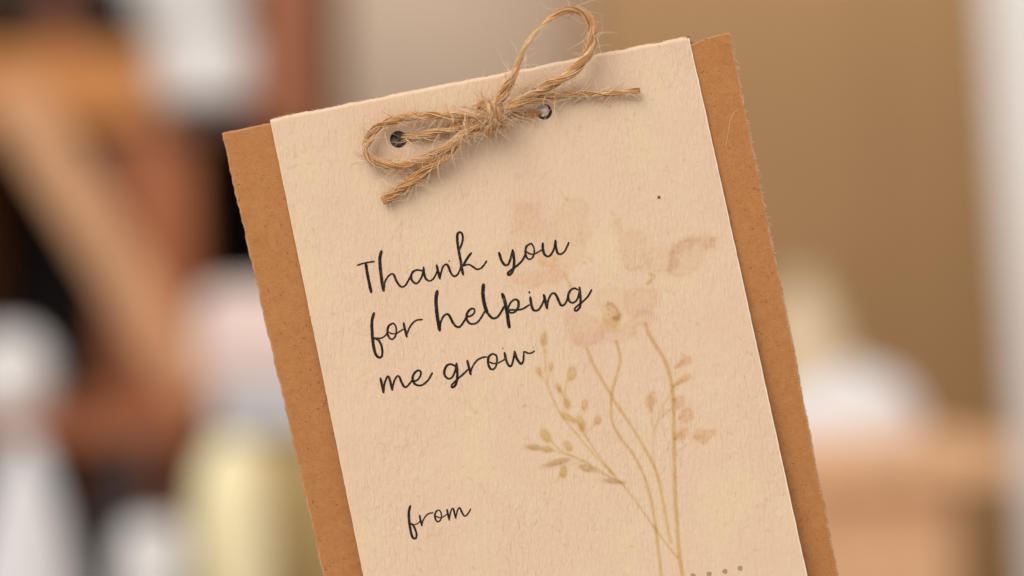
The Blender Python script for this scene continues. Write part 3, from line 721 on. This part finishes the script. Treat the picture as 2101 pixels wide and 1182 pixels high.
def twine(name, pts, rad, pitch=9.5, plies=2, fib=24, fray=(0, 0), fuzz=60, seed=1, strays=None):
    """pts: (px, py, height above the sheet in mm[, radius factor])"""
    q = np.array([list(p) + ([1.0] if len(p) == 3 else []) for p in pts], float)
    w = np.column_stack([P(q[:, 0], q[:, 1], -q[:, 2]), q[:, 3]])
    w = spline(w, 0.32); p, rf = w[:, :3], w[:, 3]; n = len(p)
    r = np.random.default_rng(seed); L = np.arange(n) * 0.32; tot = L[-1]
    p = p + 0.06 * np.stack([smooth_noise(L, seed + k, 0.5) for k in range(3)], -1)
    t, a, b = frames(p)
    R = rad * rf * (1 + 0.10 * smooth_noise(L, seed + 5, 0.35))
    T = Tubes()
    fray0 = np.clip(1 - L / 2.4, 0, 1) * fray[0]; fray1 = np.clip(1 - (tot - L) / 2.4, 0, 1) * fray[1]
    spread = 1 + 0.35 * (fray0 + fray1)
    for k in range(plies):
        ph = 2 * math.pi * (L / pitch + k / plies) + 0.5 * smooth_noise(L, seed + 31, 0.12)
        off = 0.36 * R
        c = p + off[:, None] * (np.cos(ph)[:, None] * a + np.sin(ph)[:, None] * b)
        T.add(c, 0.55 * R, JC[0] * 0.6, 8)  # core colour darkened to paint shade into the crevices between fibres
        for f in range(fib):
            th = 2 * math.pi * (f + r.uniform(-0.4, 0.4)) / fib - 2 * math.pi * L / (pitch * 2.1) + r.normal(0, 0.2) + 0.5 * smooth_noise(L, seed * 7 + f + 50 * k, 0.25)
            rr = 0.57 * R * (1 + 0.24 * smooth_noise(L, seed * 3 + f * 5 + k, 0.45) + r.uniform(-0.06, 0.10)) * spread
            x = c + rr[:, None] * (np.cos(th + ph)[:, None] * a + np.sin(th + ph)[:, None] * b)
            i0 = 0 if r.random() < 0.7 else int(r.uniform(0, n * 0.5)); i1 = n if r.random() < 0.7 else int(r.uniform(n * 0.6, n))
            if fray[0]: i0 = max(i0, int(r.uniform(0, 3.2)))
            if fray[1]: i1 = min(i1, n - int(r.uniform(0, 3.2)))
            if i1 - i0 < 4: continue
            cc = np.clip(JC[r.integers(len(JC))] * r.uniform(0.85, 1.12), 0, 0.96)
            T.add(x[i0:i1], r.uniform(0.04, 0.085) * min(1.0, rad / 0.8), cc, 4)
    o = T.build(name, M_jute, bow, bloc)
    if strays is not None:                                              # loose hairs standing off the twine
        for k in range(int(fuzz * 0.95)):
            i = int(r.uniform(1, n - 2)); th = r.uniform(0, 2 * math.pi)
            e = math.cos(th) * a[i] + math.sin(th) * b[i]; ln = min(r.exponential(1.7) + 0.5, 5.0)
            d0 = t[i] * r.choice([-1, 1]) * r.uniform(0.4, 1.3) + e * r.uniform(0.4, 1.1); d0 /= np.linalg.norm(d0)
            bend = r.normal(0, 1, 3) * r.uniform(0.05, 0.30); cur = p[i] + e * R[i] * 0.9; pts_ = [cur.copy()]; d = d0.copy(); m = max(4, int(ln / 0.35))
            for _ in range(m):
                d = d + bend * (ln / m) + r.normal(0, 0.08, 3); d /= np.linalg.norm(d); cur = cur + d * (ln / m)
                cur[1] = min(cur[1], -0.06); pts_.append(cur.copy())
            cc = (JC[4] if r.random() < 0.75 else JC[r.integers(len(JC))]) * r.uniform(0.85, 1.0)
            strays.add(np.array(pts_), np.linspace(r.uniform(0.034, 0.058), 0.018, len(pts_)), np.clip(cc, 0, 0.96), 4)
    return o


ST = Tubes()
RAD = 0.70
twine('loop', [(1010, 240, 1.8), (990, 236, 2.3), (942, 237, 1.9), (879, 238, 1.5), (841, 240, 1.4), (808, 247, 1.5), (774, 262, 1.7), (758, 284, 1.8), (750, 305, 1.9, 0.95), (756, 324, 1.8),
               (776, 336, 1.6), (808, 340, 1.4), (841, 336, 1.3), (875, 325, 1.5), (905, 309, 2.2), (932, 290, 2.6), (962, 266, 2.6), (1000, 246, 2.0)], RAD, fuzz=300, seed=3, strays=ST)
twine('loop', [(1004, 236, 1.8), (1018, 214, 2.4), (1032, 192, 2.6), (1048, 168, 3.0, 0.85), (1061, 142, 3.6, 0.62), (1068, 120, 4.2, 0.46), (1081, 94, 4.9, 0.42), (1099, 66, 5.4, 0.42), (1122, 45, 5.4, 0.48), (1142, 31, 5.0, 0.62),
               (1162, 22, 4.4, 0.85), (1180, 20, 4.0), (1198, 26, 3.8), (1211, 42, 3.6), (1217, 62, 3.5), (1214, 88, 3.4), (1205, 113, 3.2), (1190, 133, 3.2), (1168, 152, 2.7), (1142, 168, 2.3), (1112, 184, 2.2),
               (1076, 203, 2.4), (1041, 222, 2.4), (1004, 238, 1.9)], 0.80, fuzz=210, seed=5, strays=ST)
twine('tail', [(1008, 240, 1.6), (985, 256, 2.3), (962, 272, 2.5), (938, 292, 2.2), (905, 325, 2.0), (870, 353, 1.5), (841, 376, 1.2), (812, 396, 1.1), (785, 412, 1.0)], 0.82, fuzz=230, seed=9, fray=(0, 1), strays=ST)
twine('tail', [(1000, 236, 1.5), (1040, 222, 1.9), (1089, 209, 1.7), (1122, 201, 1.4), (1157, 195.5, 1.2), (1203, 192.5, 1.05, 0.9), (1241, 192, 1.0, 0.85), (1279, 190, 1.0, 0.85), (1313, 185, 1.2, 0.75)], 0.60, fuzz=170, seed=12, fray=(0, 1), strays=ST)
twine('hole_strand', [(1002, 243, 1.3), (960, 256, 1.3), (916, 267, 1.1), (879, 274, 0.95), (852, 279, 0.8), (838, 281, 0.45), (830, 283, -0.4), (827, 284, -1.2)], 0.64, fuzz=70, seed=15, strays=ST)
twine('hole_strand', [(1004, 240, 1.2), (1040, 238, 1.2), (1070, 236, 0.9), (1090, 234, 0.6), (1100, 233, 0.1), (1105, 233, -0.6)], 0.50, fuzz=60, seed=18, strays=ST)
# the knot: turns of twine round the bundle
ax = np.array([math.cos(math.radians(17)), math.sin(math.radians(17))]); nx = np.array([-ax[1], ax[0]])
kp = []
for k in range(45):
    u = k / 44; th = 2 * math.pi * 2.15 * u + 2.2
    along = (-17 + 30 * u) + 7.0 * math.sin(th); rr = 27 + 1.5 * math.sin(5 * u)
    kp.append((1007 + ax[0] * along + nx[0] * rr * math.cos(th), 237 - (ax[1] * along + nx[1] * rr * math.cos(th)), 1.95 + 1.9 * math.sin(th)))
twine('knot', kp, 0.62, pitch=8, fuzz=430, seed=22, strays=ST)
# long wild hairs near the knot and the left loop
wild = [[(930, 250, 3.2), (920, 215, 3.6), (905, 190, 3.4), (898, 175, 2.8)], [(945, 240, 3), (930, 210, 3.4), (922, 188, 3)], [(985, 235, 4), (955, 228, 4.4), (900, 195, 3.2)],
        [(760, 290, 2.6), (745, 285, 2.4), (728, 262, 1.8), (723, 242, 1.4)], [(762, 270, 2.6), (742, 258, 2.8), (742, 235, 2.2), (739, 222, 1.6)], [(745, 275, 2.2), (747, 252, 2.6), (762, 250, 2.8), (775, 262, 2.4)],
        [(950, 250, 3.4), (957, 270, 4.0), (962, 292, 3.6), (973, 300, 2.6)], [(955, 232, 3.4), (953, 255, 4), (956, 285, 3.4)], [(1010, 215, 3.6), (1022, 190, 4), (1035, 160, 3.6)],
        [(832, 285, 1.6), (852, 300, 1.8), (875, 314, 1.2)], [(812, 385, 1.6), (795, 378, 1.8), (784, 368, 1.4), (772, 378, 0.8)], [(830, 372, 1.4), (815, 372, 1.6), (808, 376, 1.0)],
        [(1048, 168, 3.4), (1055, 185, 3), (1053, 200, 2.2)], [(1075, 165, 2.6), (1074, 145, 2.2)], [(1115, 160, 2), (1118, 148, 2.6), (1108, 138, 2.2)], [(1130, 150, 1.5), (1150, 140, 1.6), (1160, 133, 1.2)],
        [(1193, 135, 3), (1188, 155, 2.4), (1193, 172, 1.6)], [(1180, 150, 2.6), (1181, 165, 1.6)], [(1250, 190, 1.4), (1262, 178, 1.8), (1268, 172, 1.6)], [(1240, 192, 1.6), (1232, 196, 2.0), (1220, 194, 1.6)],
        [(1055, 236, 2), (1080, 243, 1.6), (1098, 250, 0.8)], [(1010, 262, 3), (1035, 248, 3.2), (1060, 262, 1.4)], [(1000, 262, 3), (985, 290, 2.2), (975, 312, 1.2)], [(1020, 255, 3.4), (1040, 250, 3.4), (1043, 262, 2)]]
for w_ in wild:
    p = spline(P(*np.array(w_, float)[:, :2].T, -np.array(w_, float)[:, 2]), 0.3)
    ST.add(p, np.linspace(0.060, 0.026, len(p)), JC[4] * random.uniform(0.9, 1.0), 5)
so = ST.build('stray_fibre', M_jute, bow, bloc); so['kind'] = 'stuff'


# ----------------------------------------------------------------- the blurred room behind
def plain(name, c, rough=0.6, var=0.12, scale=9.0, spec=0.3, stretch=(1, 1, 1)):
    m, nt, b = new_mat(name); L = nt.links.new
    n = node(nt, 'ShaderNodeTexNoise', Scale=scale, Detail=4.0, Distortion=0.4); L(mapped(nt, stretch), n.inputs['Vector'])
    lo = tuple(x * (1 - var) for x in c[:3]) + (1,); hi = tuple(min(1, x * (1 + var)) for x in c[:3]) + (1,)
    r_ = ramp(nt, n.outputs['Fac'], [(0.3, lo), (0.7, hi)]); L(r_.outputs[0], b.inputs['Base Color'])
    b.inputs['Roughness'].default_value = rough; b.inputs['Specular IOR Level'].default_value = spec
    return m


def wood(name, c, rough=0.5):
    return plain(name, c, rough, 0.22, 5.0, 0.3, (14, 14, 1.5))


W = dict(orange=wood('orange_wood', srgb(196, 130, 70)), red=wood('reddish_wood', srgb(156, 94, 62)), dark=wood('dark_wood', srgb(70, 38, 28)), tan=wood('pale_wood', srgb(208, 158, 118)),
         honey=wood('honey_wood', srgb(232, 184, 142)), black=plain('black_back', (0.006, 0.0035, 0.0035, 1), 0.8), post=wood('warm_wood', srgb(182, 112, 72)), white=plain('white_glaze', (0.80, 0.79, 0.79, 1), 0.35, 0.04),
         wall=plain('beige_wall', srgb(228, 207, 186), 0.9, 0.04, 3), brown=plain('brown_panel', srgb(178, 142, 100), 0.7, 0.07, 2), floor=wood('floor_boards', srgb(140, 100, 70)),
         pink=plain('pale_pink_paper', srgb(236, 214, 208), 0.8, 0.05), grey=plain('blue_grey_board', srgb(200, 202, 208), 0.7, 0.05), gold=plain('olive_gold_tin', srgb(196, 168, 112), 0.5, 0.15),
         yellow=plain('pale_yellow_wax', srgb(254, 240, 196), 0.4, 0.05), navy=plain('navy_glass', (0.018, 0.02, 0.028, 1), 0.3), cream=plain('cream_glaze', srgb(214, 192, 160), 0.5, 0.05),
         cloth=plain('white_cloth', (0.76, 0.76, 0.79, 1), 0.95, 0.03), linen=plain('white_linen', (0.80, 0.79, 0.78, 1), 0.95, 0.03), rust=plain('book_brown', srgb(118, 70, 52), 0.7))


def box(name, a, b, mat, parent=None, bev=0.003):
    """bevelled box between two world corners, relative to the parent's place"""
    import bmesh
    lo = [min(p, q) for p, q in zip(a, b)]; hi = [max(p, q) for p, q in zip(a, b)]
    o_ = parent.location if parent is not None else [(lo[0] + hi[0]) / 2, (lo[1] + hi[1]) / 2, lo[2]]
    bm = bmesh.new(); bmesh.ops.create_cube(bm, size=1)
    for v in bm.verts: v.co = [(l + h) / 2 + c * (h - l) - q for c, l, h, q in zip(v.co, lo, hi, o_)]
    if bev: bmesh.ops.bevel(bm, geom=bm.edges[:], offset=min(bev, 0.3 * min(h - l for l, h in zip(lo, hi))), segments=2, affect='EDGES', profile=0.5)
    me = bpy.data.meshes.new(name); bm.to_mesh(me); bm.free(); me.materials.append(mat)
    o = bpy.data.objects.new(name, me); col.objects.link(o)
    if parent is not None: o.parent = parent
    else: o.location = o_
    return o


def lathe(name, prof, mat, parent=None, location=(0, 0, 0), n=40, wob=0.0):
    prof = spline(np.array(prof, float), 0.004); k = len(prof); th = np.linspace(0, 2 * math.pi, n, endpoint=False)
    r_ = prof[:, 0][:, None] * (1 + wob * np.sin(3 * th)[None, :])
    V = np.stack([r_ * np.cos(th), r_ * np.sin(th), np.repeat(prof[:, 1][:, None], n, 1)], -1).reshape(-1, 3)
    i = np.arange(k - 1)[:, None] * n; j = np.arange(n)[None, :]; jn = (j + 1) % n
    F = np.stack([i + j, i + jn, i + n + jn, i + n + j], -1).reshape(-1, 4)
    o = mesh_object(name, V, F, mat, parent)
    o.location = location
    return o


FLOOR = -1.05; TABLE = -0.335
Y = lambda d: d - D * MM
box('floor', (-2.2, -0.2, FLOOR - 0.02), (2.2, 2.9, FLOOR), W['floor'], bev=0)['kind'] = 'structure'
box('wall', (-2.2, Y(2.75), FLOOR), (2.2, Y(2.85), 1.6), W['wall'], bev=0)['kind'] = 'structure'

# open shelf unit
d = 1.75
x = lambda px, dd=d: Q(px, 0, dd)[0]
z = lambda py, dd=d: Q(0, py, dd)[2]
su = empty('shelf_unit', (x(280), Y(d) + 0.15, FLOOR)); tag(su, 'open wooden shelf unit with dark inside, behind the kraft packet', 'shelf')
box('back_panel', (x(-260), Y(d) + 0.31, FLOOR), (x(640), Y(d) + 0.33, z(-420)), W['black'], su)  # near-black colour stands in for the shade deep inside the unit
box('upright', (x(285), Y(d) + 0.006, FLOOR), (x(392), Y(d) + 0.06, z(95)), W['post'], su)
box('upright', (x(195), Y(d) + 0.03, FLOOR), (x(284), Y(d) + 0.08, z(259)), W['red'], su)
box('upright', (x(590), Y(d) + 0.03, FLOOR), (x(640), Y(d) + 0.30, z(279)), W['dark'], su)
box('upright', (x(520), Y(d) + 0.005, z(277)), (x(618), Y(d) + 0.30, z(-420)), W['red'], su)
box('upright', (x(-260), Y(d), FLOOR), (x(-180), Y(d) + 0.30, z(-420)), W['orange'], su)
box('shelf_board', (x(-180), Y(d) + 0.002, z(258)), (x(340), Y(d) + 0.30, z(92)), W['orange'], su)
box('shelf_board', (x(342), Y(d) - 0.03, z(278)), (x(519), Y(d) + 0.30, z(224)), W['dark'], su)
box('top_board', (x(-270), Y(d) - 0.01, z(-440)), (x(665), Y(d) + 0.34, z(-421)), W['orange'], su)
for px0, px1, top, m, lb in ((-60, 50, -60, 'black', 'black-spined book standing on the orange shelf, beside the brown book'), (58, 142, -40, 'rust', 'brown-spined book standing on the orange shelf'), (150, 250, -80, 'black', 'black-spined book standing between the brown book and the white bowl')):
    b_ = empty('book', (x((px0 + px1) / 2), Y(d) + 0.1, z(92))); tag(b_, lb, 'book', 'books on the orange shelf')
    box('cover', (x(px0), Y(d) + 0.03, z(91)), (x(px1), Y(d) + 0.19, z(top)), W[m], b_, 0.006)
    box('page_block', (x(px0) + 0.006, Y(d) + 0.034, z(top) - 0.002), (x(px1) - 0.006, Y(d) + 0.185, z(top) + 0.002), W['cream'], b_, 0)
dd = 1.62
pot = lathe('pot', [(0.0, 0), (0.040, 0.0), (0.062, 0.014), (0.068, 0.045), (0.066, 0.082), (0.060, 0.092), (0.054, 0.088), (0.050, 0.05), (0.0, 0.03)], W['white'], None, (Q(420, 0, 1.79)[0], Y(1.79), z(224) + 0.002))
tag(pot, 'rounded white pot standing on the dark shelf board', 'pot')
bowl = lathe('bowl', [(0.0, 0), (0.045, 0.0), (0.066, 0.02), (0.074, 0.06), (0.078, 0.10), (0.074, 0.10), (0.068, 0.06), (0.0, 0.012)], W['white'], None, (Q(390, 0, 1.79)[0], Y(1.79), z(224) + 0.096))
tag(bowl, 'white bowl stacked on top of the rounded white pot', 'bowl')

# display table, riser and what stands there
tb = empty('display_table', (-0.45, Y(1.35), FLOOR)); tag(tb, 'dark wooden table carrying the cups, jars and boxes', 'table')
box('table_top', (-0.95, Y(0.98), TABLE - 0.03), (-0.02, Y(1.70), TABLE), W['dark'], tb)
for lx in (-0.9, -0.08):
    for ly in (Y(1.03), Y(1.64)): box('leg', (lx, ly, FLOOR), (lx + 0.04, ly + 0.04, TABLE - 0.031), W['dark'], tb)
d1, d2 = 1.30, 1.66
zt = Q(0, 868, d1)[2]
rs = empty('wooden_riser', (Q(170, 0, d1)[0], Y(1.45), TABLE)); tag(rs, 'low orange-brown wooden riser standing on the table', 'riser')
box('top_board', (Q(-120, 0, d1)[0], Y(d1), zt - 0.022), (Q(405, 0, d1)[0], Y(d2), zt), W['red'], rs)
for px in (-110, 350): box('leg', (Q(px, 0, d1)[0], Y(d1) + 0.02, TABLE), (Q(px + 40, 0, d1)[0], Y(d2) - 0.03, zt - 0.023), W['dark'], rs)
vz = lathe('vase', [(0, 0), (0.026, 0), (0.034, 0.012), (0.038, 0.040), (0.033, 0.062), (0.020, 0.078), (0.017, 0.081), (0.015, 0.076), (0, 0.06)], W['white'], None, (Q(22, 0, 1.34)[0], Y(1.34), zt + 0.001))
tag(vz, 'squat white ceramic vase standing on the wooden riser', 'vase')

# leaning plank
pa, pb = np.array(Q(18, 175, 1.50)), np.array(Q(336, 700, 1.50))
dr = (pb - pa); dr /= np.linalg.norm(dr)
tt = (zt + 0.004 - pa[2]) / dr[2]; end = pa + dr * tt
plank = box('leaning_plank', (-0.026, -0.012, 0), (0.026, 0.012, tt), W['tan'], None, 0.006)
plank.location = end; plank.rotation_euler = (0, -math.atan2(dr[0], -dr[2]), 0)
tag(plank, 'pale wooden plank leaning diagonally in front of the shelf unit', 'plank')

gt = box('tin', (Q(520, 0, 1.30)[0], Y(1.30), TABLE), (Q(720, 0, 1.30)[0], Y(1.42), Q(0, 892, 1.30)[2]), W['gold'], None, 0.008); tag(gt, 'olive gold tin box at the foot of the stack, beside the yellow candle', 'tin')
gb = box('box', (Q(440, 0, 1.30)[0], Y(1.285), Q(0, 891, 1.30)[2]), (Q(700, 0, 1.30)[0], Y(1.43), Q(0, 790, 1.30)[2]), W['grey'], None, 0.008); tag(gb, 'pale blue-grey box lying between the tin and the pink parcel', 'box')
pk = box('parcel', (Q(400, 0, 1.30)[0], Y(1.29), Q(0, 789, 1.30)[2]), (Q(690, 0, 1.30)[0], Y(1.42), Q(0, 588, 1.30)[2]), W['pink'], None, 0.02); tag(pk, 'pale pink paper parcel on top of the blue-grey box', 'parcel')
cd = empty('candle', (Q(470, 0, 1.16)[0], Y(1.17), TABLE)); tag(cd, 'pale yellow pillar candle on the table before the olive gold tin', 'candle')
h_ = Q(0, 900, 1.16)[2] - TABLE
lathe('wax_body', [(0, 0), (0.027, 0), (0.031, 0.006), (0.033, h_ * 0.45), (0.030, h_ - 0.045), (0.021, h_ - 0.014), (0.008, h_), (0.0, h_ - 0.006)], W['yellow'], cd)
lathe('wick', [(0.0012, h_ - 0.006), (0.0012, h_ + 0.006), (0.0, h_ + 0.0065)], W['black'], cd, n=6)
h2 = Q(0, 1075, 1.10)[2] - TABLE
cp = lathe('cup', [(0, 0), (0.020, 0), (0.023, 0.004), (0.026, h2 * 0.6), (0.024, h2 * 0.93), (0.014, h2), (0.0, h2 - 0.004)], W['white'], None, (Q(312, 0, 1.10)[0], Y(1.10), TABLE)); tag(cp, 'small white domed jar on the table in front of the dark bottle', 'jar')
h3 = Q(0, 915, 1.22)[2] - TABLE
bt = lathe('bottle', [(0, 0), (0.024, 0), (0.026, 0.006), (0.026, h3 * 0.55), (0.018, h3 * 0.75), (0.013, h3 * 0.85), (0.013, h3), (0.0, h3)], W['navy'], None, (Q(268, 0, 1.22)[0], Y(1.22), TABLE)); tag(bt, 'dark navy bottle on the table below the riser edge', 'bottle')
# white paper cone bag, lower left
h4 = Q(0, 915, 1.16)[2] - TABLE
cb = lathe('paper_bag', [(0, 0), (0.054, 0), (0.046, h4 * 0.35), (0.028, h4 * 0.75), (0.012, h4), (0.010, h4), (0, h4 * 0.8)], W['cloth'], None, (Q(45, 0, 1.16)[0], Y(1.16), TABLE), wob=0.06); tag(cb, 'white tapering paper bag on the table below the white vase', 'bag')

# right-hand side: cupboard, curtain, cabinet with cloth
d = 2.35
cu = empty('tall_cupboard', (Q(1650, 0, d)[0], Y(d) + 0.15, FLOOR)); tag(cu, 'tall plain brown cupboard standing against the beige wall', 'cupboard')
box('side_panel', (Q(1215, 0, d)[0], Y(d), FLOOR), (Q(1232, 0, d)[0], Y(2.74), 1.2), W['brown'], cu)
box('door', (Q(1233, 0, d)[0], Y(d) + 0.004, FLOOR + 0.06), (Q(1800, 0, d)[0], Y(d) + 0.024, 1.19), W['brown'], cu)
box('door', (Q(1802, 0, d)[0], Y(d) + 0.004, FLOOR + 0.06), (Q(2390, 0, d)[0], Y(d) + 0.024, 1.19), W['brown'], cu)
box('side_panel', (Q(2391, 0, d)[0], Y(d), FLOOR), (Q(2408, 0, d)[0], Y(2.74), 1.2), W['brown'], cu)
box('plinth', (Q(1233, 0, d)[0], Y(d) + 0.03, FLOOR), (Q(2390, 0, d)[0], Y(2.74), FLOOR + 0.058), W['brown'], cu)
# curtain with pleats, hanging a little askew
dc = 1.70
zz = np.linspace(FLOOR + 0.02, 0.9, 60); uu = np.linspace(0, 1, 160); UU, ZZ = np.meshgrid(uu, zz)
xl = Q(2066, 591, dc)[0] - ZZ * math.tan(math.radians(3.6))
V = np.stack([xl + UU * 0.62, Y(dc) + 0.022 * np.sin(UU * 46 + 0.4 * np.sin(ZZ * 3)) * (1 + 0.3 * np.sin(ZZ * 2)) + 0.01 * np.sin(UU * 17), ZZ], -1).reshape(-1, 3)
o0 = np.array([Q(2200, 0, dc)[0], Y(dc), FLOOR + 0.02])
ct = mesh_object('curtain', V - o0, grid_faces(60, 160), W['linen']); ct.location = o0
sm = ct.modifiers.new('thickness', 'SOLIDIFY'); sm.thickness = 0.002
tag(ct, 'white pleated curtain hanging beside the brown cupboard', 'curtain')
# small cabinet, turned, rounded top board
ang = math.radians(18)
cc = np.array(Q(1662, 0, 1.55)); ztop = Q(0, 935, 1.34)[2]
cab = empty('wooden_cabinet', (cc[0], cc[1], FLOOR), (0, 0, ang)); tag(cab, 'honey-coloured wooden cabinet with rounded top board under the white cloth', 'cabinet')


def slab(name, hw, hd, z0, z1, rc, mat, parent, off=(0, 0)):
    th = np.linspace(0, math.pi / 2, 7); ring = []
    for sx, sy, a0 in ((1, 1, 0), (-1, 1, 1), (-1, -1, 2), (1, -1, 3)):
        for a in th: ring.append((off[0] + sx * (hw - rc) + rc * math.cos(a + a0 * math.pi / 2), off[1] + sy * (hd - rc) + rc * math.sin(a + a0 * math.pi / 2)))
    n = len(ring); V = [(x_, y_, z0) for x_, y_ in ring] + [(x_, y_, z1) for x_, y_ in ring]
    F = [[i, (i + 1) % n, n + (i + 1) % n, n + i] for i in range(n)] + [list(range(n))[::-1], list(range(n, 2 * n))]
    return mesh_object(name, np.array(V), F, mat, parent, False)


zl = ztop - FLOOR
slab('top_board', 0.150, 0.19, zl - 0.032, zl, 0.05, W['honey'], cab)
slab('body', 0.096, 0.160, 0.08, zl - 0.034, 0.012, W['honey'], cab, (-0.020, 0.0))
for sx in (-1, 1):
    for sy in (-1, 1): slab('leg', 0.014, 0.014, 0, 0.079, 0.004, W['dark'], cab, (sx * 0.078 - 0.02, sy * 0.13))
slab('drawer_front', 0.084, 0.006, zl - 0.24, zl - 0.07, 0.004, W['honey'], cab, (-0.020, -0.167))
# folded cloth: a soft lump with a higher right end
nu, nv = 70, 40; u, v = np.meshgrid(np.linspace(0, 2 * math.pi, nu, endpoint=False), np.linspace(0, math.pi / 2, nv))
sgn = lambda a, p: np.sign(a) * np.abs(a) ** p
cx = 0.140 * sgn(np.cos(u), 0.6) * sgn(np.cos(v), 0.5); cy = 0.085 * sgn(np.sin(u), 0.6) * sgn(np.cos(v), 0.5)
hz = 0.036 + 0.028 * np.exp(-((cx - 0.080) / 0.045) ** 2) + 0.006 * np.sin(cx * 70 + 1) + 0.004 * np.sin(cy * 90)
cz = hz * sgn(np.sin(v), 0.38) * (1 + 0.05 * np.sin(3 * u))
Vc = np.stack([cx, cy, cz], -1).reshape(-1, 3)
i = np.arange(nv - 1)[:, None] * nu; j = np.arange(nu)[None, :]
Fc = np.stack([i + j, i + (j + 1) % nu, i + nu + (j + 1) % nu, i + nu + j], -1).reshape(-1, 4)
cl = mesh_object('folded_cloth', Vc, Fc, W['cloth']); q = Q(1618, 0, 1.57)
cl.location = (q[0], Y(1.57), ztop + 0.001); cl.rotation_euler = (0, 0, ang * 0.6); tag(cl, 'folded white cloth lying on the wooden cabinet', 'cloth')
vh = 0.17
v2 = lathe('vase', [(0, 0), (0.042, 0), (0.060, 0.03), (0.056, 0.08), (0.038, 0.13), (0.024, 0.155), (0.028, vh), (0.024, vh), (0.018, 0.15), (0, 0.1)], W['cream'], None, (Q(1640, 0, 1.68)[0], Y(1.685), ztop + 0.001))
tag(v2, 'tall cream vase on the cabinet behind the folded white cloth', 'vase')
